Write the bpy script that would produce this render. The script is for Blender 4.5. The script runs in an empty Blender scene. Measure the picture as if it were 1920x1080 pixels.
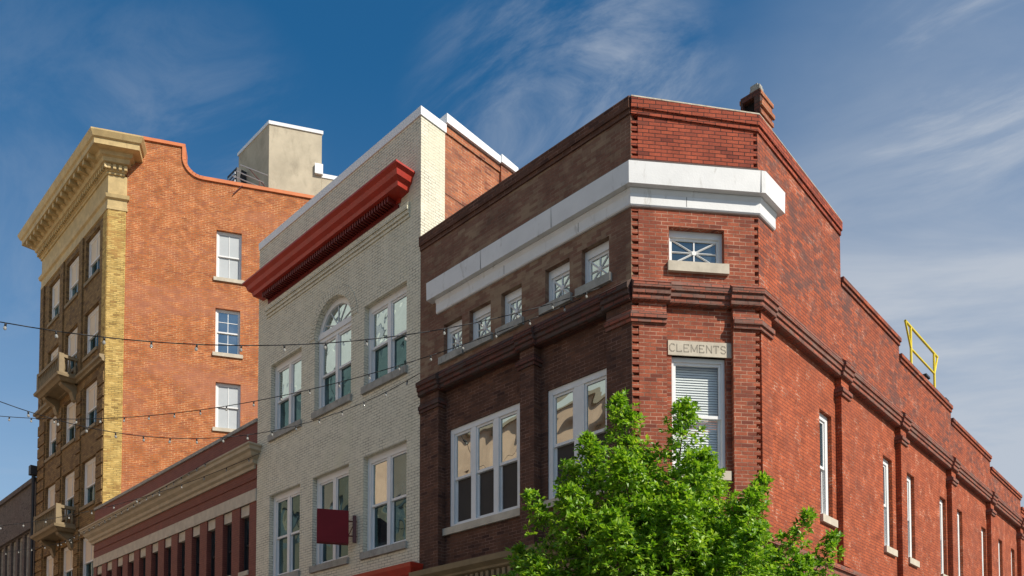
import bpy, bmesh, math, random
import numpy as np
from mathutils import Vector, Matrix
R = math.radians
random.seed(7); rng = np.random.default_rng(7)
scene = bpy.context.scene
col = scene.collection

# ------------------------------------------------------------------ camera
cd = bpy.data.cameras.new('camera'); cam = bpy.data.objects.new('camera', cd); col.objects.link(cam)
cam.location = (7.241, -10.329, 1.6)
cam.rotation_euler = (R(90 + 2.0897), 0, R(43.717))
cd.sensor_width = 36.0; cd.lens = 36 * 1496.3 / 1920; cd.shift_y = (1333.8 - 540) / 1920
cd.clip_start = 0.1; cd.clip_end = 3000
scene.camera = cam

# ------------------------------------------------------------------ sky, sun, exposure
SUN_AZ, SUN_EL = 8.0, 40.0           # azimuth counted from +X towards +Y
w = bpy.data.worlds.new("World"); scene.world = w; w.use_nodes = True
nt = w.node_tree; nt.nodes.clear()
def N(tree, typ, **kw):
    n = tree.nodes.new(typ)
    for k, v in kw.items(): setattr(n, k, v)
    return n
out = N(nt, 'ShaderNodeOutputWorld'); bg = N(nt, 'ShaderNodeBackground')
bg.inputs['Strength'].default_value = 0.10
sky = N(nt, 'ShaderNodeTexSky', sky_type='NISHITA', sun_disc=False)
sky.sun_elevation = R(SUN_EL); sky.sun_rotation = R(90 - SUN_AZ)
sky.air_density = 1.1; sky.dust_density = 0.9; sky.ozone_density = 3.0
tc = N(nt, 'ShaderNodeTexCoord')
sep = N(nt, 'ShaderNodeSeparateXYZ'); nt.links.new(tc.outputs['Generated'], sep.inputs[0])
CLOUDS = [((-.50, .595, .612), 10, 2, .40), ((-.43, .64, .64), 6, 1, .30), ((-.17, .78, .60), 8, 2, .45), ((-.82, .24, .525), 12, 2, .12), ((-.73, .34, .587), 7, 1, .16)]
VEIL = ((-.22, .88, .40), 24, 5, 1.0)
def wmath(op, a, b=None, c=None, clamp=False):
    m = N(nt, 'ShaderNodeMath', operation=op, use_clamp=clamp)
    for i, v in enumerate((a, b, c)):
        if v is None: continue
        if isinstance(v, (int, float)): m.inputs[i].default_value = v
        else: nt.links.new(v, m.inputs[i])
    return m.outputs[0]
zc = wmath('MAXIMUM', sep.outputs[2], 0.08)
cx = wmath('DIVIDE', sep.outputs[0], zc); cy = wmath('DIVIDE', sep.outputs[1], zc)
comb = N(nt, 'ShaderNodeCombineXYZ'); nt.links.new(cx, comb.inputs[0]); nt.links.new(cy, comb.inputs[1])
def wnoise(rot, scl, scale, detail, rough, dist, seed):
    r0 = N(nt, 'ShaderNodeMapping'); r0.inputs['Rotation'].default_value = (0, 0, R(rot)); nt.links.new(comb.outputs[0], r0.inputs[0])
    mp = N(nt, 'ShaderNodeMapping'); mp.inputs['Scale'].default_value = scl
    mp.inputs['Location'].default_value = (seed, seed * .7, 0)
    nt.links.new(r0.outputs[0], mp.inputs[0])
    n = N(nt, 'ShaderNodeTexNoise'); n.inputs['Scale'].default_value = scale; n.inputs['Detail'].default_value = detail
    n.inputs['Roughness'].default_value = rough; n.inputs['Distortion'].default_value = dist
    nt.links.new(mp.outputs[0], n.inputs['Vector']); return n.outputs['Fac']
def wramp(v, lo, hi):
    m = N(nt, 'ShaderNodeMapRange', interpolation_type='SMOOTHSTEP'); nt.links.new(v, m.inputs[0])
    m.inputs[1].default_value = lo; m.inputs[2].default_value = hi; return m.outputs[0]
def wdot(d):
    v = N(nt, 'ShaderNodeVectorMath', operation='DOT_PRODUCT'); nt.links.new(tc.outputs['Generated'], v.inputs[0]); v.inputs[1].default_value = Vector(d).normalized(); return v.outputs['Value']
def patch(d, r0, r1, amt): return wmath('MULTIPLY', wramp(wdot(d), math.cos(R(r0)), math.cos(R(r1))), amt)
wisp = wramp(wnoise(-6, (.9, 1.8, 1), 1.6, 10, .64, 1.3, 3.1), .40, .72)
wisp2 = wramp(wnoise(-36, (.6, 1.5, 1), .9, 9, .60, 1.2, 6.4), .30, .78)
bank = wramp(wnoise(-40, (.7, 1.5, 1), .55, 6, .55, .5, 1.7), .30, .72)
low = wramp(sep.outputs[2], .66, .18)
parts = [wmath('MULTIPLY', wisp, patch(d, r0, r1, k)) for d, r0, r1, k in CLOUDS]
c_ = parts[0]
for q in parts[1:]: c_ = wmath('ADD', c_, q)
veil = wmath('MULTIPLY', wmath('MULTIPLY_ADD', wisp2, .45, wmath('MULTIPLY_ADD', bank, .4, .18)), wmath('MAXIMUM', patch(VEIL[0], VEIL[1], VEIL[2], VEIL[3]), wmath('MULTIPLY', low, .22)))
haze_ = wmath('MULTIPLY', low, .27)
cover = wmath('MINIMUM', wmath('ADD', wmath('ADD', c_, veil), haze_), .9)
hsv = N(nt, 'ShaderNodeHueSaturation'); hsv.inputs['Hue'].default_value = .494; hsv.inputs['Saturation'].default_value = 1.36; hsv.inputs['Value'].default_value = 1.0
nt.links.new(sky.outputs[0], hsv.inputs['Color'])
mix = N(nt, 'ShaderNodeMixRGB'); nt.links.new(cover, mix.inputs[0]); nt.links.new(hsv.outputs[0], mix.inputs[1])
mix.inputs[2].default_value = (4.6, 5.0, 5.6, 1)
nt.links.new(mix.outputs[0], bg.inputs[0]); nt.links.new(bg.outputs[0], out.inputs[0])

sd = bpy.data.lights.new('sun', 'SUN'); sd.energy = 5.0; sd.angle = R(.5); sd.color = (1, .93, .82)
sun = bpy.data.objects.new('sun', sd); col.objects.link(sun)
sdir = Vector((math.cos(R(SUN_AZ)) * math.cos(R(SUN_EL)), math.sin(R(SUN_AZ)) * math.cos(R(SUN_EL)), math.sin(R(SUN_EL))))
sun.rotation_euler = (-sdir).to_track_quat('-Z', 'Y').to_euler(); sun.location = sdir * 60
scene.view_settings.view_transform = 'Standard'; scene.view_settings.look = 'None'
scene.view_settings.exposure = 0.20; scene.view_settings.gamma = 1.0
scene.view_settings.use_curve_mapping = False

# ------------------------------------------------------------------ helpers
class Fr:
    """facade frame: a along the wall, b outward, z up"""
    def __init__(s, o, u, n): s.o = Vector((o[0], o[1])); s.u = Vector(u).normalized(); s.n = Vector(n).normalized()
    def P(s, a, b, z): p = s.o + s.u * a + s.n * b; return Vector((p.x, p.y, z))
    def shift(s, b): q = s.o + s.n * b; return Fr(q, s.u, s.n)
WORLD = Fr((0, 0), (1, 0), (0, 1))
class MB:
    def __init__(s): s.v = []; s.f = []; s.m = []
    def face(s, pts, m=0):
        i = len(s.v); s.v += [tuple(p) for p in pts]; s.f.append(tuple(range(i, i + len(pts)))); s.m.append(m)
    def solid(s, pts, faces, m=0):
        i = len(s.v); s.v += [tuple(p) for p in pts]
        for f in faces: s.f.append(tuple(i + k for k in f)); s.m.append(m)
    def box(s, fr, a0, a1, b0, b1, z0, z1, m=0):
        P = fr.P
        s.solid([P(a0, b0, z0), P(a1, b0, z0), P(a1, b1, z0), P(a0, b1, z0), P(a0, b0, z1), P(a1, b0, z1), P(a1, b1, z1), P(a0, b1, z1)],
                [(0, 3, 2, 1), (4, 5, 6, 7), (0, 1, 5, 4), (1, 2, 6, 5), (2, 3, 7, 6), (3, 0, 4, 7)], m)
    def bar(s, p, q, r, m=0, n=6, r2=None):
        p = Vector(p); q = Vector(q); d = (q - p).normalized(); r2 = r if r2 is None else r2
        x = d.cross(Vector((0, 0, 1)) if abs(d.z) < .9 else Vector((1, 0, 0))).normalized(); y = d.cross(x)
        A = [p + (x * math.cos(t) + y * math.sin(t)) * r for t in [2 * math.pi * k / n for k in range(n)]]
        B = [q + (x * math.cos(t) + y * math.sin(t)) * r2 for t in [2 * math.pi * k / n for k in range(n)]]
        s.solid(A + B, [(k, (k + 1) % n, n + (k + 1) % n, n + k) for k in range(n)] + [tuple(range(n))[::-1], tuple(range(n, 2 * n))], m)
    def prism(s, fr, poly, b0, b1, m=0):
        """polygon in (a,z) extruded between b0 and b1"""
        n = len(poly)
        s.solid([fr.P(a, b0, z) for a, z in poly] + [fr.P(a, b1, z) for a, z in poly],
                [tuple(range(n)), tuple(range(n, 2 * n))[::-1]] + [(k, (k + 1) % n, n + (k + 1) % n, n + k) for k in range(n)], m)
    def sweep(s, path, prof, m=0):
        """closed profile [(outward, z)] along a ground path, mitred; outward is to the right of travel"""
        path = [Vector(p) for p in path]; rows = []
        for i, p in enumerate(path):
            ds = []
            if i > 0: ds.append((p - path[i - 1]).normalized())
            if i < len(path) - 1: ds.append((path[i + 1] - p).normalized())
            ns = [Vector((d.y, -d.x)) for d in ds]
            if len(ns) == 2: mt = (ns[0] + ns[1]) / (1 + ns[0].dot(ns[1]))
            else: mt = ns[0]
            rows.append([Vector((p.x + mt.x * b, p.y + mt.y * b, z)) for b, z in prof])
        k = len(prof); fs = []
        for i in range(len(rows) - 1):
            for j in range(k): fs.append((i * k + j, i * k + (j + 1) % k, (i + 1) * k + (j + 1) % k, (i + 1) * k + j))
        fs.append(tuple(range(k))[::-1]); fs.append(tuple(range((len(rows) - 1) * k, len(rows) * k)))
        s.solid([p for r in rows for p in r], fs, m)
    def wall(s, fr, a0, a1, z0, z1, holes=(), thick=.3, m=0):
        """solid wall from b=-thick to b=0 with rectangular openings"""
        A = sorted({a0, a1} | {h[k] for h in holes for k in (0, 1)}); Z = sorted({z0, z1} | {h[k] for h in holes for k in (2, 3)})
        A = [a for a in A if a0 <= a <= a1]; Z = [z for z in Z if z0 <= z <= z1]
        P = fr.P
        for i in range(len(A) - 1):
            for j in range(len(Z) - 1):
                ca, cz = (A[i] + A[i + 1]) / 2, (Z[j] + Z[j + 1]) / 2
                if any(h[0] < ca < h[1] and h[2] < cz < h[3] for h in holes): continue
                for b in (0, -thick):
                    s.face([P(A[i], b, Z[j]), P(A[i + 1], b, Z[j]), P(A[i + 1], b, Z[j + 1]), P(A[i], b, Z[j + 1])], m)
        for h in list(holes) + [(a0, a1, z0, z1)]:
            q = [(h[0], h[2]), (h[1], h[2]), (h[1], h[3]), (h[0], h[3])]
            for k in range(4):
                (x, y), (x2, y2) = q[k], q[(k + 1) % 4]
                s.face([P(x, 0, y), P(x2, 0, y2), P(x2, -thick, y2), P(x, -thick, y)], m)
    def build(s, name, mats, parent=None, smooth=False):
        me = bpy.data.meshes.new(name); me.from_pydata(s.v, [], s.f)
        if not isinstance(mats, (list, tuple)): mats = [mats]
        for mt in mats: me.materials.append(mt)
        me.polygons.foreach_set('material_index', s.m)
        me.validate(clean_customdata=False)
        bm = bmesh.new(); bm.from_mesh(me)
        bmesh.ops.recalc_face_normals(bm, faces=bm.faces)
        uv = bm.loops.layers.uv.new('UVMap')
        for f in bm.faces:
            n = f.normal
            if abs(n.z) < .75:
                t = Vector((-n.y, n.x, 0)).normalized()
                if (t.x + t.y * 1.3) < 0: t = -t
                for l in f.loops: l[uv].uv = (l.vert.co.dot(t), l.vert.co.z)
            else:
                for l in f.loops: l[uv].uv = (l.vert.co.x, l.vert.co.y)
            f.smooth = smooth
        bm.to_mesh(me); bm.free()
        o = bpy.data.objects.new(name, me); col.objects.link(o)
        if parent is not None: o.parent = parent; o.matrix_parent_inverse = parent_inv(parent)
        return o
def world_of(o):
    m = Matrix.Translation(o.location)
    return m if o.parent is None else world_of(o.parent) @ o.matrix_parent_inverse @ m
def parent_inv(o): return world_of(o).inverted()
def tag(o, label=None, cat=None, group=None, kind=None):
    if label: o['label'] = label
    if cat: o['category'] = cat
    if group: o['group'] = group
    if kind: o['kind'] = kind
    return o
def empty(name, loc, label, cat, group=None):
    o = bpy.data.objects.new(name, None); col.objects.link(o); o.location = loc; o.empty_display_size = .3
    return tag(o, label, cat, group)

# ------------------------------------------------------------------ materials
def new_mat(name):
    m = bpy.data.materials.new(name); m.use_nodes = True; t = m.node_tree
    b = t.nodes['Principled BSDF']; return m, t, b
def tnoise(t, vec, scale, detail=4, rough=.55, dist=0, sc=None):
    n = N(t, 'ShaderNodeTexNoise'); n.inputs['Scale'].default_value = scale; n.inputs['Detail'].default_value = detail
    n.inputs['Roughness'].default_value = rough; n.inputs['Distortion'].default_value = dist
    if sc:
        mp = N(t, 'ShaderNodeMapping'); mp.inputs['Scale'].default_value = sc; t.links.new(vec, mp.inputs[0]); vec = mp.outputs[0]
    t.links.new(vec, n.inputs['Vector']); return n.outputs['Fac']
def tramp(t, v, lo, hi, a=0, b=1):
    m = N(t, 'ShaderNodeMapRange', interpolation_type='SMOOTHSTEP'); t.links.new(v, m.inputs[0])
    m.inputs[1].default_value = lo; m.inputs[2].default_value = hi; m.inputs[3].default_value = a; m.inputs[4].default_value = b
    return m.outputs[0]
def tmix(t, fac, c1, c2, mode='MIX'):
    m = N(t, 'ShaderNodeMixRGB', blend_type=mode)
    for i, v in enumerate((fac, c1, c2)):
        if isinstance(v, (int, float)): m.inputs[i].default_value = v
        elif isinstance(v, tuple): m.inputs[i].default_value = (*v, 1)
        else: t.links.new(v, m.inputs[i])
    return m.outputs[0]
def tmul(t, a, b):
    m = N(t, 'ShaderNodeMath', operation='MULTIPLY')
    for i, v in enumerate((a, b)):
        if isinstance(v, (int, float)): m.inputs[i].default_value = v
        else: t.links.new(v, m.inputs[i])
    return m.outputs[0]
def brick(name, c1, c2, mortar, bw=.2, bh=.0625, ms=.007, stain=None, stain_lo=.5, stain_hi=.7, stain_scale=.7, stain2=None, dim=None, mr=(.40, .62),
          s2=(.55, .75, .35), var=.5, rough=.85, bump=.5, stretch=(1, 1, .35), pale=None, pale_r=(.6, .75), odd_amt=.6, grain=.22, stain_amt=.85):
    m, t, b = new_mat(name)
    uvn = N(t, 'ShaderNodeUVMap'); geo = N(t, 'ShaderNodeNewGeometry'); pos = geo.outputs['Position']
    br = N(t, 'ShaderNodeTexBrick'); t.links.new(uvn.outputs[0], br.inputs['Vector'])
    br.inputs['Scale'].default_value = 1; br.inputs['Brick Width'].default_value = bw; br.inputs['Row Height'].default_value = bh
    br.inputs['Mortar Size'].default_value = ms; br.inputs['Mortar Smooth'].default_value = .25; br.inputs['Bias'].default_value = 0
    br.inputs['Color1'].default_value = (*c1, 1); br.inputs['Color2'].default_value = (*c2, 1)
    mn = tramp(t, tnoise(t, pos, 3.2, 7, .7), mr[0], mr[1])
    dark_m = dim or tuple(x * .45 for x in mortar)
    t.links.new(tmix(t, mn, dark_m, mortar), br.inputs['Mortar'])
    c = br.outputs['Color']
    b2 = N(t, 'ShaderNodeTexBrick'); t.links.new(uvn.outputs[0], b2.inputs['Vector'])
    for k_, v_ in (('Scale', 1), ('Brick Width', bw), ('Row Height', bh), ('Mortar Size', 0), ('Bias', 0)): b2.inputs[k_].default_value = v_
    b2.inputs['Color1'].default_value = (0, 0, 0, 1); b2.inputs['Color2'].default_value = (1, 1, 1, 1)
    def jit(v, amt):
        q = N(t, 'ShaderNodeMath', operation='MULTIPLY_ADD'); t.links.new(b2.outputs['Color'], q.inputs[0]); q.inputs[1].default_value = amt
        q2 = N(t, 'ShaderNodeMath', operation='ADD'); t.links.new(v, q.inputs[2]); t.links.new(q.outputs[0], q2.inputs[0]); q2.inputs[1].default_value = -amt / 2; return q2.outputs[0]
    odd = tramp(t, b2.outputs['Color'], .86, .97); c = tmix(t, tmul(t, odd, odd_amt), c, tmix(t, 1, c, (.45, .42, .5), 'MULTIPLY'))
    blot = tramp(t, tnoise(t, pos, 3.5, 8, .65), .25, .75, 1 - var * .45, 1 + var * .3)
    c = tmix(t, 1, c, tmix(t, 0, N_rgb(t, blot), (0, 0, 0)), 'MULTIPLY')
    fine = tramp(t, tnoise(t, pos, 45, 3, .6), .2, .8, .82, 1.14)
    c = tmix(t, 1, c, N_rgb(t, fine), 'MULTIPLY')
    if stain:
        f = tramp(t, jit(tnoise(t, pos, stain_scale, 9, .68, .6, stretch), grain), stain_lo, stain_hi); c = tmix(t, tmul(t, f, stain_amt), c, stain)
    if stain2:
        f = tramp(t, jit(tnoise(t, pos, 2.3, 8, .7, .4, (1, 1, .6)), grain), s2[0], s2[1]); c = tmix(t, tmul(t, f, s2[2]), c, stain2)
    if pale:
        f = tramp(t, tnoise(t, pos, 5, 9, .75, 1.0, (1, 1, .45)), pale_r[0], pale_r[1]); c = tmix(t, tmul(t, f, .5), c, pale)
    t.links.new(c, b.inputs['Base Color']); b.inputs['Roughness'].default_value = rough
    b.inputs['Specular IOR Level'].default_value = .25
    inv = N(t, 'ShaderNodeMath', operation='SUBTRACT'); inv.inputs[0].default_value = 1; t.links.new(br.outputs['Fac'], inv.inputs[1])
    add = N(t, 'ShaderNodeMath', operation='MULTIPLY_ADD'); t.links.new(tnoise(t, pos, 60, 3), add.inputs[0]); add.inputs[1].default_value = .35
    t.links.new(inv.outputs[0], add.inputs[2])
    bp = N(t, 'ShaderNodeBump'); bp.inputs['Strength'].default_value = bump; bp.inputs['Distance'].default_value = .008
    t.links.new(add.outputs[0], bp.inputs['Height']); t.links.new(bp.outputs[0], b.inputs['Normal'])
    return m
def N_rgb(t, v):
    c = N(t, 'ShaderNodeCombineColor')
    for i in range(3): t.links.new(v, c.inputs[i])
    return c.outputs[0]
def plain(name, c, rough=.6, var=.15, scale=3, dirt=None, dirt_r=(.55, .75), dirt_amt=.6, metal=0, bump=.15, spec=.35, sc=(1, 1, .5)):
    m, t, b = new_mat(name)
    geo = N(t, 'ShaderNodeNewGeometry'); pos = geo.outputs['Position']
    f = tramp(t, tnoise(t, pos, scale, 7, .62), .25, .75, 1 - var, 1 + var * .6)
    cc = tmix(t, 1, c, N_rgb(t, f), 'MULTIPLY')
    if dirt:
        d = tramp(t, tnoise(t, pos, scale * .9 + .7, 10, .72, .8, sc), dirt_r[0], dirt_r[1]); cc = tmix(t, tmul(t, d, dirt_amt), cc, dirt)
    t.links.new(cc, b.inputs['Base Color']); b.inputs['Roughness'].default_value = rough; b.inputs['Metallic'].default_value = metal
    b.inputs['Specular IOR Level'].default_value = spec
    if bump:
        bp = N(t, 'ShaderNodeBump'); bp.inputs['Strength'].default_value = bump; bp.inputs['Distance'].default_value = .01
        t.links.new(tnoise(t, pos, 35, 5, .65), bp.inputs['Height']); t.links.new(bp.outputs[0], b.inputs['Normal'])
    return m
def glass(name, refl=.5, dark=(.02, .022, .025), wave=.03, tint=(.86, .95, .93)):
    m, t, b = new_mat(name); t.nodes.remove(b); o = t.nodes['Material Output']
    geo = N(t, 'ShaderNodeNewGeometry'); pos = geo.outputs['Position']
    g = N(t, 'ShaderNodeBsdfGlossy'); g.inputs['Roughness'].default_value = .015; g.inputs['Color'].default_value = (*tint, 1)
    d = N(t, 'ShaderNodeBsdfDiffuse'); t.links.new(tmix(t, tramp(t, tnoise(t, pos, 1.1, 2, .5, .3), .45, .7), dark, tuple(min(1, x * 3.5 + .01) for x in dark)), d.inputs['Color'])
    bp = N(t, 'ShaderNodeBump'); bp.inputs['Strength'].default_value = 1; bp.inputs['Distance'].default_value = wave
    t.links.new(tnoise(t, pos, 1.25, 1.2, .4, .5), bp.inputs['Height']); t.links.new(bp.outputs[0], g.inputs['Normal'])
    fr = N(t, 'ShaderNodeLayerWeight'); fr.inputs['Blend'].default_value = .35
    mr = N(t, 'ShaderNodeMapRange'); t.links.new(fr.outputs['Facing'], mr.inputs[0])
    mr.inputs[3].default_value = refl * .55; mr.inputs[4].default_value = min(1, refl * 1.5)
    mx = N(t, 'ShaderNodeMixShader'); t.links.new(mr.outputs[0], mx.inputs[0]); t.links.new(d.outputs[0], mx.inputs[1]); t.links.new(g.outputs[0], mx.inputs[2])
    t.links.new(mx.outputs[0], o.inputs[0]); return m
def clear_glass(name):
    m, t, b = new_mat(name); t.nodes.remove(b); o = t.nodes['Material Output']
    g = N(t, 'ShaderNodeBsdfGlossy'); g.inputs['Roughness'].default_value = .01
    d = N(t, 'ShaderNodeBsdfTransparent'); d.inputs['Color'].default_value = (.9, .93, .92, 1)
    fr = N(t, 'ShaderNodeLayerWeight'); pw_ = N(t, 'ShaderNodeMath', operation='POWER'); t.links.new(fr.outputs['Facing'], pw_.inputs[0]); pw_.inputs[1].default_value = 4
    ma_ = N(t, 'ShaderNodeMath', operation='MULTIPLY_ADD'); t.links.new(pw_.outputs[0], ma_.inputs[0]); ma_.inputs[1].default_value = .9; ma_.inputs[2].default_value = .07
    mx = N(t, 'ShaderNodeMixShader'); t.links.new(ma_.outputs[0], mx.inputs[0]); t.links.new(d.outputs[0], mx.inputs[1]); t.links.new(g.outputs[0], mx.inputs[2])
    t.links.new(mx.outputs[0], o.inputs[0]); return m
M = {}
SOOT = (.075, .055, .05)
M['red'] = brick('red_brick', (.345, .088, .042), (.235, .056, .029), (.48, .27, .18), stain=(.16, .05, .032), stain_lo=.50, stain_hi=.80, stain2=(.20, .05, .03))
M['red_up'] = brick('red_brick_upper', (.375, .078, .036), (.27, .053, .027), (.08, .028, .02), stain=(.17, .05, .03), stain_lo=.55, stain_hi=.8)
M['red_side'] = brick('red_brick_side', (.40, .096, .036), (.33, .075, .029), (.62, .36, .25), ms=.0075, dim=(.185, .05, .028), mr=(.52, .66), odd_amt=.22, grain=.08, var=.7, stain=(.22, .068, .040), stain_lo=.42, stain_hi=.78, stain_amt=.6, pale=(.46, .22, .14), pale_r=(.66, .86))
M['red_soot'] = brick('sooty_red_brick', (.39, .092, .036), (.30, .070, .029), (.55, .32, .23), ms=.0075, dim=(.13, .045, .03), mr=(.52, .66), odd_amt=.3, grain=.13, stain=SOOT, stain_lo=.44, stain_hi=.70, stain_amt=.68, stain_scale=1.1,
                      stretch=(1, .8, .9), pale=(.42, .24, .18), pale_r=(.62, .8), stain2=(.11, .05, .04), s2=(.5, .68, .6))
M['red_front'] = brick('shaded_red_brick', (.135, .060, .036), (.080, .037, .025), (.22, .125, .09), stain=(.12, .06, .04), stain_lo=.5, stain_hi=.8, var=.6)  # darker copy of the red brick; the front's shading is in the colour
M['taupe'] = brick('washed_brick', (.20, .10, .065), (.15, .072, .048), (.26, .17, .12), ms=.006, stain=(.31, .22, .14), stain_lo=.42, stain_hi=.7, stain_scale=.5, stretch=(1, 1, .9), bump=.35)
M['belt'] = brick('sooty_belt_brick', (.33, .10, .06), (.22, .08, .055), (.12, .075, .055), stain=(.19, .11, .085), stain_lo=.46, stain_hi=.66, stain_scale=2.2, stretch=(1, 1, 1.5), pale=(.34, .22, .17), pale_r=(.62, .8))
M['belt_front'] = brick('sooty_shaded_belt_brick', (.14, .052, .037), (.10, .038, .03), (.06, .04, .032), stain=(.085, .06, .05), stain_lo=.44, stain_hi=.60, stain_scale=2.2, stretch=(1, 1, 1.5))  # belt brick with the front's shading put into the colour, plus soot
M['white_brick'] = brick('cream_painted_brick', (.70, .655, .515), (.68, .635, .495), (.57, .53, .41), ms=.008, odd_amt=0, grain=.05, stain=(.60, .57, .42), stain_lo=.5, stain_hi=.75, var=.2, bump=.5, rough=.6, stain2=(.40, .38, .30), s2=(.62, .8, .4))
M['orange_brick'] = brick('orange_brick', (.47, .145, .044), (.36, .098, .033), (.66, .38, .19), bw=.22, bh=.07, ms=.010, odd_amt=.25, grain=.10, stain=(.40, .16, .09), stain_lo=.45, stain_hi=.7, stain_scale=.35, stain2=(.30, .11, .06), s2=(.52, .72, .55), stretch=(.5, .5, 1.3))
M['side_brick'] = brick('russet_brick', (.42, .14, .06), (.28, .08, .04), (.5, .32, .2), stain=(.24, .1, .06), stain_lo=.5, stain_hi=.8)
M['yellow_brick'] = brick('yellow_brick', (.62, .44, .15), (.44, .28, .075), (.52, .36, .13), bw=.22, bh=.07, ms=.012, stain=(.40, .22, .07), stain_lo=.5, stain_hi=.75, stain_scale=1.2)
M['ochre_brick'] = brick('ochre_brick', (.28, .18, .075), (.20, .12, .05), (.13, .085, .045), bw=.24, bh=.08, stain=(.12, .075, .04), stain_lo=.5, stain_hi=.75)
M['maroon_brick'] = brick('maroon_painted_brick', (.21, .068, .046), (.19, .058, .042), (.16, .042, .035), ms=.005, odd_amt=0, grain=.05, stain=(.26, .07, .05), stain_lo=.55, stain_hi=.8, var=.25, rough=.6)
M['gray_brick'] = brick('grey_brown_brick', (.16, .14, .125), (.125, .11, .10), (.11, .08, .07), stain=(.12, .09, .08), stain_lo=.45, stain_hi=.75)
M['terracotta'] = plain('yellow_terracotta', (.52, .385, .18), .55, .2, 3, (.28, .18, .08), (.5, .75), .5)
M['tan_stone'] = plain('tan_stone', (.24, .18, .10), .7, .2, 3, (.2, .14, .08), (.5, .75), .5)
M['coping_orange'] = plain('orange_tile', (.62, .20, .075), .5, .15, 2, (.45, .15, .07), (.5, .7), .5)
M['stone'] = plain('limestone', (.52, .46, .36), .8, .18, 4, (.34, .28, .2), (.52, .75), .5)
M['gray_stone'] = plain('weathered_stone', (.34, .33, .29), .85, .25, 5, (.16, .15, .13), (.5, .7), .6)
M['cream_stone'] = plain('cream_painted_stone', (.43, .36, .25), .7, .15, 3, (.36, .3, .2), (.5, .75), .5)
M['white'] = plain('white_paint', (.74, .74, .72), .45, .06, 3, (.5, .5, .47), (.6, .85), .4, bump=.05)
M['fascia'] = plain('flaking_white_paint', (.68, .68, .665), .5, .06, 2.5, (.30, .27, .22), (.56, .72), .6, bump=.25, sc=(1.6, 1.6, .5))
M['white_metal'] = plain('white_sheet_metal', (.78, .80, .80), .35, .06, 2, (.6, .6, .58), (.55, .8), .4, bump=.05)
M['red_paint'] = plain('red_paint', (.40, .035, .018), .38, .15, 3, (.25, .03, .02), (.5, .75), .5, bump=.05)
M['shadow_red'] = plain('shadowed_red_paint', (.15, .015, .011), .45, .15, 3)  # cornice red darkened; the shadow under the cornice is in the colour
M['sign_red'] = plain('maroon_sheet', (.17, .012, .016), .55, .12, 2, (.10, .01, .012), (.5, .75), .5, bump=.05, spec=.15)
M['cement'] = plain('stained_stucco', (.48, .42, .31), .9, .18, 1.2, (.30, .26, .19), (.48, .72), .7, bump=.3)
M['lead'] = plain('dark_flashing', (.05, .042, .038), .6, .2, 4, (.12, .1, .08), (.5, .7), .5)
M['mortar_cap'] = plain('mortar_capping', (.46, .41, .32), .9, .3, 9, (.2, .15, .11), (.5, .66), .8, bump=.5)
M['dark_metal'] = plain('dark_metal', (.03, .03, .032), .5, .2, 5)
M['bracket'] = plain('brown_iron', (.11, .035, .03), .5, .2, 5)
M['roof'] = plain('roof_felt', (.08, .08, .08), .9, .2, 1)
M['yellow'] = plain('yellow_paint', (.80, .62, .03), .4, .08, 3, bump=.03)
M['alu'] = plain('grey_aluminium', (.55, .56, .57), .35, .08, 4, metal=.7, bump=.03)
M['screen'] = plain('insect_screen', (.042, .040, .038), .7, .08, 3, bump=.02, spec=.15)
M['screen2'] = plain('brown_screen', (.06, .052, .046), .7, .1, 2, bump=.02, spec=.15)
M['glass'] = glass('old_glass', .66, wave=.024)
M['glass_dark'] = glass('dark_glass', .20, (.012, .020, .022), wave=.02, tint=(.45, .72, .74))
M['glass_blue'] = glass('smooth_glass', .26, (.014, .022, .026), wave=.008, tint=(.6, .82, .9))
M['clear'] = clear_glass('clear_glass')
M['blind'] = plain('blind_slat', (.80, .80, .78), .45, .03, 2, bump=0)
M['curtain'] = plain('pale_blind', (.44, .47, .48), .8, .06, 2, bump=0)
M['cream_pane'] = plain('cream_reflection', (.66, .56, .43), .8, .05, 2, bump=0)  # opaque cream pane, a peach reflection put into the colour
M['peach'] = plain('peach_stucco', (.80, .56, .38), .9, .15, .6, (.5, .32, .2), (.5, .75), .5)
M['pale'] = plain('pale_stucco', (.72, .76, .70), .9, .12, .3, (.55, .58, .52), (.5, .75), .5)
M['asphalt'] = plain('asphalt', (.055, .055, .055), .9, .25, 2)
M['concrete'] = plain('concrete', (.15, .145, .135), .9, .2, 1.5)
M['letter'] = plain('letter_shadow', (.30, .265, .21), .9, .2, 8)  # shadow of carved letters, and some weathering, put into one grey
M['soot_in'] = plain('soot', (.012, .010, .010), .95, .2, 5)
M['wire'] = plain('black_cable', (.015, .015, .016), .6, .1, 5, bump=0)
M['bark'] = plain('grey_bark', (.12, .085, .06), .95, .35, 14, bump=.5)
m, t, b = new_mat('bulb_glass'); b.inputs['Base Color'].default_value = (.6, .6, .56, 1); b.inputs['Roughness'].default_value = .06
b.inputs['Transmission Weight'].default_value = .55; b.inputs['IOR'].default_value = 1.3; M['bulb'] = m

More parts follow.
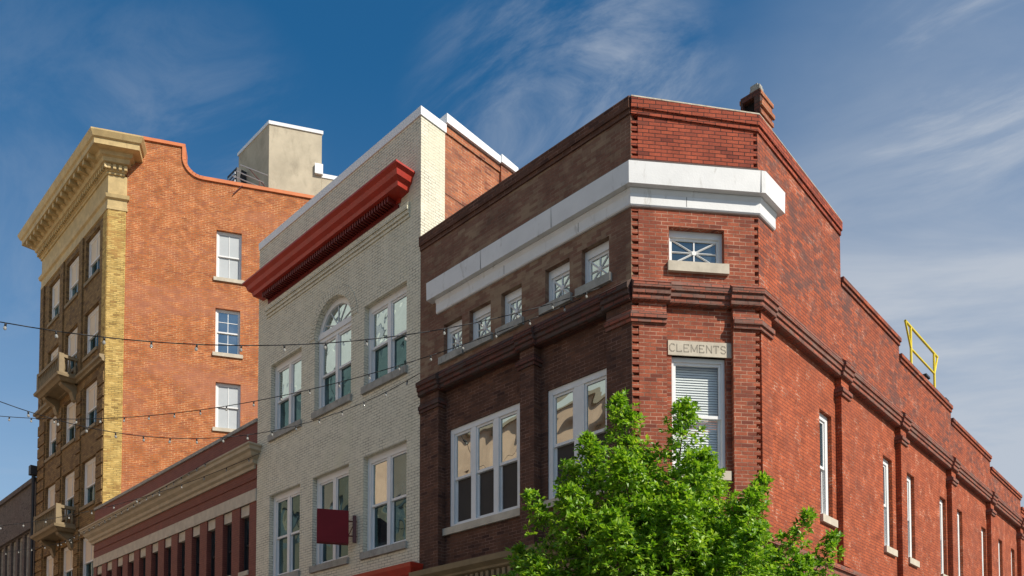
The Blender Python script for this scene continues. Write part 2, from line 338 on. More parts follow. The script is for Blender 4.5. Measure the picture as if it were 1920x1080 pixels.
# ------------------------------------------------------------------ window builder
def window(parent, fr, a0, a1, z0, z1, rec=.12, cols=1, hung=True, mun=None, cw=.075, mw=.1, up='glass', lo='glass', frame='white',
           sill=None, sill_mat='stone', sill_proud=.06, blind=None, label=None, lintel=None, lintel_mat='stone', head=None, star=False, meet=.5, sill_ext=(.05, .05)):
    f = MB(); g = MB(); b1 = -rec; b0 = -rec - .09
    hh = head or cw
    f.box(fr, a0, a0 + cw, b0, b1, z0, z1); f.box(fr, a1 - cw, a1, b0, b1, z0, z1)
    f.box(fr, a0 + cw, a1 - cw, b0, b1, z1 - hh, z1); f.box(fr, a0 + cw, a1 - cw, b0, b1 + .01, z0, z0 + cw * .6)
    A0, A1, Z0, Z1 = a0 + cw, a1 - cw, z0 + cw * .6, z1 - hh
    W = (A1 - A0 - mw * (cols - 1)) / cols; mats = []
    def gmat(k):
        if k not in mats: mats.append(k)
        return mats.index(k)
    def sash(x0, x1, y0, y1, bf, key, st=.042, mun_=None):
        f.box(fr, x0, x0 + st, bf - .035, bf, y0, y1); f.box(fr, x1 - st, x1, bf - .035, bf, y0, y1)
        f.box(fr, x0 + st, x1 - st, bf - .035, bf, y1 - st, y1); f.box(fr, x0 + st, x1 - st, bf - .035, bf, y0, y0 + st * 1.2)
        g.face([fr.P(x0 + st, bf - .02, y0 + st), fr.P(x1 - st, bf - .02, y0 + st), fr.P(x1 - st, bf - .02, y1 - st), fr.P(x0 + st, bf - .02, y1 - st)], gmat(key))
        if mun_:
            nc, nr = mun_
            for i in range(1, nc): x = x0 + (x1 - x0) * i / nc; f.box(fr, x - .011, x + .011, bf - .018, bf - .004, y0 + st, y1 - st)
            for j in range(1, nr): y = y0 + (y1 - y0) * j / nr; f.box(fr, x0 + st, x1 - st, bf - .017, bf - .005, y - .011, y + .011)
    for c in range(cols):
        x0 = A0 + c * (W + mw); x1 = x0 + W
        if c: f.box(fr, x0 - mw, x0, b0, b1 - .005, Z0, Z1)
        ku = up[c] if isinstance(up, (list, tuple)) else up
        kl = lo[c] if isinstance(lo, (list, tuple)) else lo
        if hung:
            zm = Z0 + (Z1 - Z0) * meet
            sash(x0, x1, zm - .02, Z1, b1 - .025, ku, mun_=mun); sash(x0, x1, Z0, zm + .02, b1 - .062, kl, mun_=mun)
        else: sash(x0, x1, Z0, Z1, b1 - .03, ku, mun_=mun)
        if star:
            xc, zc_ = (x0 + x1) / 2, (Z0 + Z1) / 2; bb = b1 - .042
            for (dx, dz) in ((1, 0), (0, 1), (1, 1), (1, -1)):
                p = fr.P(xc - dx * (x1 - x0) * .46, bb, zc_ - dz * (Z1 - Z0) * .44); q = fr.P(xc + dx * (x1 - x0) * .46, bb, zc_ + dz * (Z1 - Z0) * .44)
                f.bar(p, q, .016, n=4)
            f.bar(fr.P(xc, bb - .005, zc_), fr.P(xc, bb + .016, zc_), .04, n=8)
    o = f.build('window', M[frame], parent)
    if label: o['label'] = label
    g.build('pane', [M[k] for k in mats], o)
    if sill:
        s_ = MB(); s_.box(fr, a0 - sill_ext[0], a1 + sill_ext[1], -rec - .1, sill_proud, z0 - sill, z0); s_.build('sill', M[sill_mat], o)
    if lintel:
        s_ = MB(); s_.box(fr, a0 - .06, a1 + .06, -rec - .1, .012, z1, z1 + lintel); s_.build('lintel', M[lintel_mat], o)
    if blind:
        s_ = MB()
        if blind == 'slats':
            z = z0 + .1
            while z < z1 - .08:
                s_.solid([fr.P(A0 + .02, -rec - .13, z), fr.P(A1 - .02, -rec - .13, z), fr.P(A1 - .02, -rec - .145, z + .040), fr.P(A0 + .02, -rec - .145, z + .040)], [(0, 1, 2, 3)])
                z += .042
            s_.build('blind', M['blind'], o)
    return o

# ------------------------------------------------------------------ ground
def sheet(name, x0, x1, y0, y1, z, mat):
    s = MB(); s.face([(x0, y0, z), (x1, y0, z), (x1, y1, z), (x0, y1, z)]); return tag(s.build(name, mat), kind='structure')
sheet('ground', -1500, 1500, -1500, 1500, -.16, M['concrete'])
sheet('road', -400, 400, -11.2, -4.2, -.15, M['asphalt'])
s = MB(); s.box(WORLD, -120, 5.5, -4.2, 40, -.2, 0); tag(s.build('pavement', M['concrete']), kind='structure')
s = MB(); s.box(WORLD, -120, 60, -30, -11.2, -.2, 0); tag(s.build('pavement', M['concrete']), kind='structure')

# ------------------------------------------------------------------ corner building (red brick)
CH = R(50); cu = (math.cos(CH), math.sin(CH)); cn = (math.sin(CH), -math.cos(CH)); CW = 2.12
P0 = (0., 0.); P1 = (CW * cu[0], CW * cu[1])
FF = Fr((0, 0), (1, 0), (0, -1)); FC = Fr((0, 0), cu, cn); FS = Fr((P1[0], 0), (0, 1), (1, 0))
XL = -5.238; YE = 24.0
B = empty('corner_building', (0, 0, 0), 'red brick two storey corner building with chamfered corner, white fascia band and stepped parapet', 'building')
RF, RC, RS = .18, .095, .12
small = [(-4.515, -3.98), (-3.77, -3.19), (-2.91, -2.395), (-1.83, -1.275), (-1.015, -.44)]
SZ0, SZ1 = 9.21, 9.86
# upper walls
s = MB(); s.wall(FF, XL, 0, 8.90, 11.74, [(a, b, SZ0, SZ1) for a, b in small], .35); s.build('wall', M['taupe'], B)
s = MB(); s.wall(FC, .12, 2.05, 8.90, 10.3, [(.62, 1.54, 9.27, 9.86)], .35); s.build('wall', M['red'], B)
s = MB(); s.prism(FC, [(.12, 10.3), (2.05, 10.3), (2.05, 11.56), (.12, 11.66)], -.35, 0); s.build('wall', M['red_up'], B)
steps = [(P1[1], 5.05, 11.78), (5.05, 8.37, 10.60), (8.37, 12.3, 10.27), (12.3, 16.2, 9.97), (16.2, 20.06, 9.67), (20.06, YE, 9.3)]
s = MB()
for (y0, y1, zt) in steps[1:]: s.wall(FS, y0, y1, 8.90, zt - .17, [], .35)
s.prism(FS, [(P1[1], 8.90), (5.05, 8.90), (5.05, 11.42), (P1[1], 11.56)], -.35, 0)
s.build('wall', M['red_soot'], B)
# lower walls (recessed panels)
T1 = (-4.53, -2.60, 5.82, 7.80); T2 = (-1.94, -.56, 5.82, 7.80)
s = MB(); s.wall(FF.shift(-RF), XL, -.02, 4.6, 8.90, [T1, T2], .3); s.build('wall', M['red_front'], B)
CLW = (.68, 1.585, 5.93, 7.80)
s = MB(); s.wall(FC.shift(-RC), .08, 2.02, 4.6, 8.90, [CLW, (.617, 1.70, 7.80, 8.04)], .3); s.build('wall', M['red'], B)
swin = [(4.24, 4.80), (7.58, 8.14), (9.10, 9.65), (11.62, 12.14), (13.16, 13.64), (15.58, 16.09), (17.55, 18.03), (19.17, 19.64)]
s = MB(); s.wall(FS.shift(-RS), P1[1], YE, 4.6, 8.90, [(a, b, 5.80, 7.80) for a, b in swin], .3); s.build('wall', M['red_side'], B)
# ground storey, back and roof
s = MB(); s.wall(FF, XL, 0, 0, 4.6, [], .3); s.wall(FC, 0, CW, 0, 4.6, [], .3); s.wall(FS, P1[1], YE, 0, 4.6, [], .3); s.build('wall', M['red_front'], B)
s = MB(); s.box(WORLD, XL, P1[0], YE - .3, YE, 0, 9.1); s.box(WORLD, XL, XL + .3, .4, YE - .3, 0, 9.1); s.build('wall', M['red_side'], B)
s = MB()
for (y0, y1, zt) in steps:
    if y0 < 2: s.face([(XL, .3, 11.1), (-.2, .3, 11.1), (P1[0] - .35, P1[1], 11.1), (P1[0] - .35, 5.05, 11.1), (XL, 5.05, 11.1)])
    else: s.face([(XL, y0, zt - .5), (P1[0] - .3, y0, zt - .5), (P1[0] - .3, y1, zt - .5), (XL, y1, zt - .5)])
roof = s.build('roof', M['roof'], B)
s = MB(); s.box(WORLD, XL, P1[0] - .36, 4.75, 5.04, 10.0, 11.6); s.build('wall', M['red_side'], B)
# dogtooth corners
def teeth(fr, a0, a1, z0, z1, blk, pitch, mt=0):
    s.box(fr, a0, a1, -.30, -.075, z0, z1, mt); z = z0
    while z < z1 - .03:
        q_ = random.uniform(-.008, .008); s.box(fr, a0, a1, -.075, -.001 - abs(random.gauss(0, .004)), z + q_, min(z + blk + random.uniform(-.012, .01), z1), mt); z += pitch
for z0, z1, mt in ((8.96, 10.2, 0), (10.9, 11.57, 1)):
    for a0, a1, bl in ((.004, .12, .082), (2.05, 2.118, .064)):
        s = MB(); teeth(FC, a0, a1, z0, z1, bl, .125, mt); s.build('corner_brickwork', [M['red'], M['red_up']], B)
# pilasters
def capital(s, fr, a0, a1, z0, mt=1, l=1, r=1, rec=.1):
    for k, (p, za, zb) in enumerate(((.035, z0, z0 + .065), (.06, z0 + .065, z0 + .14))): s.box(fr, a0 - p * l, a1 + p * r, -rec, p, za, zb, mt)
    s.box(fr, a0 - .02 * l, a1 + .02 * r, -rec, .022, z0 + .14, z0 + .19, mt)
PZ0, PZ1 = 4.95, 8.63
for a0, a1 in ((XL, -4.67), (-2.44, -2.10)):
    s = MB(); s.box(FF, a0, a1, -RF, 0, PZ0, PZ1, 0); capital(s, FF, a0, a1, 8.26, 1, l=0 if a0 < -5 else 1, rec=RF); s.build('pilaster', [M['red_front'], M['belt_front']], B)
s = MB(); s.box(FF, -.5, -.001, -RF, -.001, PZ0, PZ1, 0); s.box(FC, .12, .57, -RC, 0, PZ0, PZ1, 1)
teeth(FC, .004, .12, PZ0, PZ1, .082, .125, 1)
s.sweep([(-.5, 0), P0, (.57 * cu[0], .57 * cu[1])], [(-.05, 8.26), (.035, 8.26), (.035, 8.325), (.06, 8.325), (.06, 8.40), (.022, 8.405), (.0, 8.47), (-.05, 8.47)], 2)
s.build('pilaster', [M['red_front'], M['red'], M['belt']], B)
s = MB(); s.box(FC, 1.675, 2.05, -RC, 0, PZ0, PZ1, 0); s.box(FS, P1[1] + .06, P1[1] + .43, -RS, 0, PZ0, PZ1, 1)
teeth(FC, 2.05, 2.118, PZ0, PZ1, .064, .125, 0)
ec = (P1[0], P1[1] + .43)
s.sweep([(1.675 * cu[0], 1.675 * cu[1]), P1, ec], [(-.05, 8.24), (.035, 8.24), (.035, 8.305), (.065, 8.305), (.065, 8.38), (.022, 8.385), (.0, 8.45), (-.05, 8.45)], 2)
s.build('pilaster', [M['red'], M['red_side'], M['belt']], B)
pil = [(5.0, 5.37), (8.38, 8.74), (12.25, 12.62), (16.18, 16.55), (20.0, 20.37)]
for a0, a1 in pil:
    s = MB(); s.box(FS, a0, a1, -RS, 0, PZ0, PZ1, 0); capital(s, FS, a0, a1, 8.24, 1, rec=RS); s.build('pilaster', [M['red_side'], M['belt']], B)
# belt course
def belt_prof(p, b):
    q = [(b, 8.60)]
    for k in range(3):
        z0 = 8.615 + k * .086; pr = .035 + .028 * k + p
        q += [(pr - .04, z0 - .016), (pr - .002, z0), (pr, z0 + .066), (pr - .02, z0 + .068)]
    return q + [(.088 + p, 8.87), (.02, 8.955), (-.05, 8.955), (b, 8.9)]
s = MB()
E_ = .05
sf = MB()
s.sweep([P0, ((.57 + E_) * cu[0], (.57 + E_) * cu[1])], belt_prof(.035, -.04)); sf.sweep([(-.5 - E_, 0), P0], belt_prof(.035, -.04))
s.sweep([((1.675 - E_) * cu[0], (1.675 - E_) * cu[1]), P1, (P1[0], ec[1] + E_)], belt_prof(.035, -.04))
def belt(fr, a0, a1, p, b): 
    q = [fr.P(a0, 0, 0).xy, fr.P(a1, 0, 0).xy]; (sf if fr is FF else s).sweep(q, belt_prof(p, b))
belt(FF, XL, -4.67 + E_, .035, -.15); belt(FF, -2.44 - E_, -2.10 + E_, .035, -.15)
belt(FF, -4.67 + E_, -2.44 - E_, -.02, -.25); belt(FF, -2.10 + E_, -.5 - E_, -.02, -.25)
belt(FC, .57 + E_, 1.675 - E_, -.025, -.15)
ys = [ec[1]] + [v for p in pil for v in p] + [YE]
for k in range(0, len(ys), 2): belt(FS, ys[k] + E_, ys[k + 1] - E_ if k + 1 < len(ys) - 1 else YE, -.02, -.2)
for a0, a1 in pil: belt(FS, a0 - E_, a1 + E_, .035, -.1)
s.build('belt_course', M['belt'], B)
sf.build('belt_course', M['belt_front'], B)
# parapet copings
s = MB()
DZ = lambda y: -float(np.interp(y, [0, P1[1], 5.05], [.04, .16, .30]))
def cope(path, m0, m1):
    k0 = len(s.v)
    s.sweep(path, [(-.36, 11.695), (.025, 11.705), (.025, 11.785), (.05, 11.79), (.055, 11.955), (-.36, 11.96)], m0)
    s.sweep(path, [(-.34, 11.957), (.058, 11.957), (.05, 11.985), (.0, 12.005), (-.34, 11.99)], m1)
    for k in range(k0, len(s.v)): x, y, z = s.v[k]; s.v[k] = (x, y, z + DZ(y))
cope([P0, P1, (P1[0], 5.05)], 0, 1); cope([(XL, 0), P0], 3, 3)
for (y0, y1, zt) in steps[1:]:
    q = [(P1[0], y0 + .004), (P1[0], y1 - .004 if y1 < YE else YE)]
    s.sweep(q, [(-.36, zt - .17), (.03, zt - .17), (.03, zt - .10), (.06, zt - .095), (.06, zt - .01), (-.36, zt)], 2)
s.build('coping', [M['red_up'], M['mortar_cap'], M['red_soot'], M['red_front']], B)
# fascia
fp = [(-4.86, 0), P0, P1, (P1[0], 2.27)]
s = MB(); s.sweep(fp, [(-.03, 10.41), (.16, 10.42), (.168, 10.775), (.15, 10.79), (-.03, 10.86)])
fas = s.build('fascia', M['fascia'], B)
s = MB(); s.sweep([(-4.70, 0), P0, P1, (P1[0], 2.16)], [(-.03, 10.135), (.03, 10.14), (.045, 10.16), (.045, 10.33), (.07, 10.38), (.07, 10.41), (-.03, 10.41)])
for a_ in (-3.3, -1.55): s.box(FF, a_, a_ + .005, .15, .169, 10.425, 10.775, 1); s.box(FF, a_ + .5, a_ + .508, .03, .0475, 10.17, 10.33, 1)
s.box(FC, 2.10, 2.108, .15, .1705, 10.425, 10.775, 1); s.box(FC, .9, .907, .03, .0475, 10.17, 10.33, 1)
s.build('lower_board', [M['fascia'], M['lead']], fas)
s = MB(); s.sweep([(-4.84, 0), P0, P1, (P1[0], 2.2)], [(-.02, 10.86), (.13, 10.803), (.13, 10.812), (.02, 10.90), (-.02, 10.96)]); s.build('flashing', M['lead'], fas)
# windows
for k, (a0, a1) in enumerate(small):
    window(B, FF, a0, a1, SZ0, SZ1, .10, 1, False, cw=.06, head=.14, star=True, up='glass', sill=.14, sill_mat='gray_stone', sill_ext=(.1, .06))
window(B, FC, .62, 1.54, 9.27, 9.86, .10, 1, False, cw=.045, head=.10, star=True, up='glass_blue', sill=.16, sill_ext=(.03, .06))
FR_ = FF.shift(-RF)
window(B, FR_, *T1, .03, 3, cw=.1, mw=.13, up='glass', lo='screen2', sill=.14, sill_ext=(.18, .05), head=.11)
window(B, FR_, *T2, .03, 2, cw=.1, mw=.22, up='glass', lo='screen2', sill=.14, sill_ext=(.1, .05), head=.11)
FCR = FC.shift(-RC)
cw_ = window(B, FCR, *CLW, .06, 1, cw=.05, head=.07, up='clear', lo='clear', sill=.15, sill_ext=(.06, .06), blind='slats', label='tall sash window with white venetian blind under the carved lintel')
s = MB(); s.box(FCR, .617, 1.70, -.2, .02, 7.80, 8.04); lint = s.build('nameplate', M['stone'], B)
lint['label'] = 'pale stone lintel carved CLEMENTS'
s = MB()
STRK = {'C': [[(1, .85), (.75, 1), (.3, 1), (0, .75), (0, .25), (.3, 0), (.75, 0), (1, .15)]], 'L': [[(0, 1), (0, 0), (.9, 0), (.9, .15)]], 'E': [[(.9, .86), (.9, 1), (0, 1), (0, 0), (.9, 0), (.9, .14)], [(0, .52), (.65, .52)]],
        'M': [[(0, 0), (0, 1), (.5, .1), (1, 1), (1, 0)]], 'N': [[(0, 0), (0, 1), (1, 0), (1, 1)]], 'T': [[(0, .85), (0, 1), (1, 1), (1, .85)], [(.5, 1), (.5, 0)]],
        'S': [[(.95, .82), (.7, 1), (.25, 1), (.02, .8), (.1, .6), (.85, .42), (.98, .2), (.75, 0), (.25, 0), (.02, .18)]]}
x = .645
for chx in 'CLEMENTS':
    wd = .10 if chx == 'M' else .082; hz = .118
    for st in STRK[chx]:
        for (p, q) in zip(st[:-1], st[1:]):
            pa = Vector((x + p[0] * wd, 7.862 + p[1] * hz)); qa = Vector((x + q[0] * wd, 7.862 + q[1] * hz)); d = (qa - pa).normalized(); n_ = Vector((-d.y, d.x)) * .0075; d *= .004
            s.prism(FCR, [tuple(pa - d - n_), tuple(qa + d - n_), tuple(qa + d + n_), tuple(pa - d + n_)], .015, .0225)
    x += wd + .037
s.build('lettering', M['letter'], lint)
for k, (a0, a1) in enumerate(swin):
    window(B, FS.shift(-RS), a0, a1, 5.80, 7.80, .08, 1, cw=.12, up='glass_blue', lo='screen', sill=.14, sill_ext=(.03, .1))
# storefront cornice
s = MB()
sp = [(XL, 0), P0, P1]
s.sweep(sp, [(-.1, 4.45), (.06, 4.45), (.06, 4.72), (.14, 4.76), (.14, 4.80), (.26, 4.86), (.28, 4.96), (.0, 5.02), (-.25, 5.02)])
for fr, L0, L1 in ((FF, XL + .1, -.1), (FC, .1, CW - .1)):
    a = L0
    while a < L1: s.box(fr, a, a + .07, .05, .135, 4.60, 4.715); a += .14
s.build('storefront_cornice', M['tan_stone'], B)
s = MB(); s.sweep([P1, (P1[0], YE)], [(-.15, 4.4), (.02, 4.4), (.02, 4.62), (.06, 4.63), (.06, 4.78), (.1, 4.79), (.1, 4.86), (.0, 4.93), (-.15, 4.93)])
a = P1[1] + .1
while a < YE: s.box(FS, a, a + .06, .02, .058, 4.5, 4.625); a += .12
s.build('brick_cornice', M['belt'], B)
# chimney
s = MB(); FX = Fr((0, 2.0), (1, 0), (0, -1))
s.wall(FX, .88, 1.235, 11.2, 12.60, [(.92, 1.13, 12.20, 12.50)], .1, 3)
s.box(FX, .88, .9, -.45, -.1, 11.2, 12.60); s.box(FX, 1.10, 1.235, -.45, -.1, 11.2, 12.60); s.box(FX, .9, 1.10, -.45, -.36, 11.2, 12.60)
for z0, p in ((12.16, .02), (12.30, .035), (12.50, .02)): 
    s.box(FX, 1.235, 1.235 + p, -.45 - p, .0, z0, z0 + .07); s.box(FX, .88 - p, .88, -.45, 0, z0, z0 + .07)
s.box(FX, .9, 1.10, -.3, -.105, 12.05, 12.58, 1)
for k in range(9):
    a = .88 + random.random() * .28; bb = -.40 + random.random() * .3; s.box(FX, a, a + .08 + random.random() * .08, bb, bb + .1, 12.58, 12.64 + random.random() * .05, 2)
s.box(FX, 1.0, 1.13, -.3, -.12, 12.62, 12.82, 2)
ch_ = s.build('chimney', [M['side_brick'], M['soot_in'], M['gray_stone'], M['belt_front']], roof)

# ------------------------------------------------------------------ white painted building
Wb = empty('painted_brick_building', (-8.5, 0, 0), 'cream painted brick three storey building with red cornice and arched window', 'building')
WL, WR = -11.885, -5.243
up_w = [(-11.22, -9.77), (-9.18, -7.68), (-7.18, -5.69)]; lo_w = [(-11.23, -9.78), (-9.22, -7.74), (-7.18, -5.67)]
WZ = 9.42; SPR = 11.22; APX = 11.95
holes = [(up_w[0][0], up_w[0][1], WZ, 11.25), (up_w[1][0], up_w[1][1], WZ, APX), (up_w[2][0], up_w[2][1], WZ, 11.25)] + [(a, b, 5.72, 7.86) for a, b in lo_w]
s = MB(); s.wall(FF, WL, WR, 4.2, 14.56, holes, .35)
ac = (up_w[1][0] + up_w[1][1]) / 2; ar = (up_w[1][1] - up_w[1][0]) / 2; ah = APX - SPR
NA = 18
for k in range(NA):
    t0, t1 = math.pi * k / NA, math.pi * (k + 1) / NA
    p = (ac + ar * math.cos(t0), SPR + ah * math.sin(t0)); q = (ac + ar * math.cos(t1), SPR + ah * math.sin(t1))
    s.prism(FF, [p, q, (q[0], APX), (p[0], APX)], -.15, 0)
s.build('wall', M['white_brick'], Wb)
s = MB(); s.wall(FF, WL, WR, 0, 4.2, [], .3); s.build('wall', M['white_brick'], Wb)
# sunlit end of the front parapet, and the brick side wall behind it
FW = Fr((WR, 0), (0, 1), (1, 0))
s = MB(); s.box(FW, .352, .66, -.35, 0, 4.2, 14.56); s.build('pilaster', M['white_brick'], Wb)
s = MB(); s.box(FW, .66, 2.37, -.35, -.06, 4.2, 14.78); s.box(FW, .66, 2.37, -.06, -.03, 14.62, 14.78); s.box(FW, 2.37, 2.85, -.40, 0, 4.2, 14.80); s.box(FW, 2.85, 20, -.35, -.06, 4.2, 13.6)
s.build('wall', M['side_brick'], Wb)
s = MB(); s.box(WORLD, WL, WL + .3, .36, 20, 0, 13.6); s.box(WORLD, WL + .3, WR - .35, 19.7, 20, 0, 13.6); s.build('wall', M['side_brick'], Wb)
s = MB(); s.face([(WL, .3, 13.3), (WR - .05, .3, 13.3), (WR - .05, 19.9, 13.1), (WL, 19.9, 13.1)]); s.build('roof', M['roof'], Wb)
s = MB(); s.sweep([(WL, 0), (WR, 0), (WR, .68)], [(-.40, 14.56), (.025, 14.56), (.03, 14.74), (-.40, 14.76)])
s.prism(FW, [(.69, 14.80), (2.33, 14.78), (2.33, 14.94), (.69, 15.0)], -.42, .03)
s.prism(FW, [(2.33, 14.80), (2.88, 14.80), (2.88, 14.94), (2.33, 14.98)], -.46, .06); s.prism(FW, [(2.88, 13.6), (20, 13.5), (20, 13.65), (2.88, 13.75)], -.42, .03)
s.build('coping', M['white_metal'], Wb)
# red cornice
s = MB(); cp = [(-11.36, .1), (-11.36, -.0), (-5.93, 0), (-5.93, .1)]
CZ = 12.90
s.sweep(cp, [(-.04, CZ + .12), (.03, CZ + .12), (.04, CZ + .19), (.30, CZ + .22), (.32, CZ + .30), (.40, CZ + .36), (.43, CZ + .46), (.50, CZ + .52), (.50, CZ + .56), (.0, CZ + .66), (-.04, CZ + .66)], 0)
rc = s.build('cornice', M['red_paint'], Wb)
s = MB(); a = -11.3
while a < -6.0: s.box(FF, a, a + .045, .0, .24, CZ + .09, CZ + .208); a += .09
s.box(FF, -11.34, -5.95, -.02, .05, CZ - .02, CZ + .088)
s.build('dentil_row', M['shadow_red'], rc)
s = MB()
for k, (p, z0) in enumerate(((.02, 12.56), (.05, 12.64), (.075, 12.72), (.055, 12.80))): s.box(FF, -11.45, -5.60, -.02, p, z0, z0 + .075)
s.build('brick_corbel', M['white_brick'], Wb)
# arch hood: soldier bricks round the arch head
s = MB()
for k in range(30):
    t0 = math.pi * (k + .06) / 30; t1 = math.pi * (k + .94) / 30; r0, r1 = 1.0, 1.0
    f_ = lambda t, e: (ac + (ar + e) * math.cos(t), SPR + (ah + e) * math.sin(t))
    s.prism(FF, [f_(t0, .01), f_(t0, .24), f_(t1, .24), f_(t1, .01)], -.02, .014)
s.build('arch_brickwork', M['white_brick'], Wb)
def arched(parent):
    a0, a1 = up_w[1]; o = window(parent, FF, a0, a1, WZ, SPR, .12, 2, cw=.1, mw=.1, up='glass', lo=['glass_dark', 'glass_dark'], sill=.16, sill_mat='gray_stone', sill_ext=(.04, .04), label='tall arched window with fan light')
    f = MB(); g = MB(); b1, b0 = -.12, -.21
    f.box(FF, a0, a1, b0, b1 + .03, SPR - .01, SPR + .12)
    for k in range(NA):
        t0, t1 = math.pi * k / NA, math.pi * (k + 1) / NA
        e = lambda t, i: (ac + (ar - i) * math.cos(t), max(SPR + .12, SPR + (ah - i) * math.sin(t)))
        f.prism(FF, [e(t0, .0), e(t1, .0), e(t1, .12), e(t0, .12)], b0, b1)
        g.face([FF.P(*(lambda q: (q[0], b1 - .05, q[1]))(e(tt, .1))) for tt in (t0, t1)] + [FF.P(ac, b1 - .05, SPR + .12)])
    for k in range(1, 6):
        t = math.pi * k / 6; f.bar(FF.P(ac, b1 - .04, SPR + .12), FF.P(ac + (ar - .1) * math.cos(t), b1 - .04, SPR + (ah - .1) * math.sin(t)), .013, n=4)
    fl = f.build('fan_light', M['white'], o); g.build('pane', M['glass'], o)
for k in (0, 2):
    window(Wb, FF, up_w[k][0], up_w[k][1], WZ, 11.25, .12, 2, cw=.1, mw=.11, up='glass', lo=['glass_dark', 'glass_dark'], sill=.16, sill_mat='gray_stone', sill_ext=(.04, .04), head=.14)
arched(Wb)
for k in (0, 1, 2):
    window(Wb, FF, lo_w[k][0], lo_w[k][1], 5.72, 7.86, .12, 2, cw=.12, mw=.11, up=(['glass_dark', 'glass_dark'], ['glass_blue', 'glass_dark'], ['glass', 'glass_blue'])[k], lo=['glass_dark', 'glass_dark'], sill=.15, sill_mat='gray_stone', sill_ext=(.04, .04), head=.14)
s = MB(); s.sweep([(-11.5, .1), (-11.5, 0), (-5.45, 0), (-5.45, .1)], [(-.04, 4.5), (.08, 4.5), (.1, 4.85), (.25, 4.95), (.32, 5.08), (.34, 5.16), (.0, 5.28), (-.04, 5.28)]); s.build('storefront_cornice', M['red_paint'], Wb)

# ------------------------------------------------------------------ low maroon building
Lb = empty('low_brick_building', (-17.5, 0, 0), 'low maroon brick building with cream cornice and row of narrow windows', 'building')
LL, LR = -23.70, -11.89
lw = [(-12.79 - .968 * k, -12.27 - .968 * k) for k in range(12)]
s = MB(); s.wall(FF, LL, LR, 4.5, 7.88, [(a, b, 6.1, 7.88) for a, b in lw], .4); s.wall(FF, LL, LR, 8.2, 9.97, [], .35); s.wall(FF, LL, LR, 0, 4.5, [], .3)
s.box(FF, LL, LR, 0, .025, 8.47, 8.52)
s.build('wall', M['maroon_brick'], Lb)
s = MB(); s.box(WORLD, LL, LL + .3, .41, 16, 0, 9.7); s.box(WORLD, LR - .3, LR, .41, 16, 0, 9.7); s.box(WORLD, LL + .3, LR - .3, 15.7, 16, 0, 9.7); s.build('wall', M['maroon_brick'], Lb)
s = MB(); s.face([(LL, .3, 9.6), (LR, .3, 9.6), (LR, 16, 9.5), (LL, 16, 9.5)]); s.build('roof', M['roof'], Lb)
s = MB(); s.box(FF, LL, LR, -.38, .03, 7.88, 8.2); s.build('stone_band', M['stone'], Lb)
s = MB(); s.box(FF, LL - .02, LR, -.40, .04, 9.97, 10.06); s.build('coping', M['gray_stone'], Lb)
s = MB(); s.sweep([(LL - .15, .1), (LL - .15, 0), (LR - .12, 0), (LR - .12, .1)], [(-.04, 8.74), (.05, 8.74), (.06, 8.82), (.12, 8.86), (.13, 8.95), (.22, 9.02), (.26, 9.10), (.33, 9.14), (.34, 9.22), (.38, 9.25), (.38, 9.29), (.0, 9.40), (-.04, 9.40)]); s.build('cornice', M['cream_stone'], Lb)
for k, (a0, a1) in enumerate(lw):
    o = window(Lb, FF, a0, a1, 6.1, 7.60, .14, 1, cw=.035, up='glass_dark', lo='screen', frame='dark_metal', sill=.12, sill_proud=.03, sill_ext=(0, 0))
    q = MB(); q.box(FF, a0 + .001, a1 - .001, -.36, -.04, 7.60, 7.879); q.build('lintel', M['stone'], o)

# ------------------------------------------------------------------ yellow brick tower
CT = Vector((-23.836, .3)); dt = Vector((.51, .86)).normalized(); tn = Vector((dt.y, -dt.x))
TF = Fr((0, .3), (1, 0), (0, -1)); TS = Fr(CT, dt, tn); TL = -31.65
Tb = empty('corner_tower_building', (-27.8, .3, 0), 'tall yellow and orange brick building with terracotta cornice and stone balconies', 'building')
tcols = [(-30.62, -29.25), (-28.42, -26.92), (-26.15, -24.62)]
rows = [(21.25, 19.5), (18.3, 16.52), (15.38, 13.6), (12.42, 10.62), (9.45, 7.65), (6.5, 4.7)]
s = MB(); s.wall(TF, TL, CT.x, 15.9, 22.85, [(a, b, lo_, hi_) for a, b in tcols for hi_, lo_ in rows[:2]], .4); s.build('wall', M['ochre_brick'], Tb)
s = MB(); s.wall(TF, TL, CT.x, 0, 15.7, [(a, b, lo_, hi_) for a, b in tcols for hi_, lo_ in rows[2:]], .4)
z = 4.4
edges = [TL] + [v for c in tcols for v in c] + [CT.x]
while z < 15.4:
    for k in range(0, len(edges), 2): s.box(TF, edges[k] + (.12 if k else 0), edges[k + 1] - (.12 if k + 1 < len(edges) - 1 else .03), -.02, .05, z, z + .42)
    z += .5
s.build('wall', M['ochre_brick'], Tb)
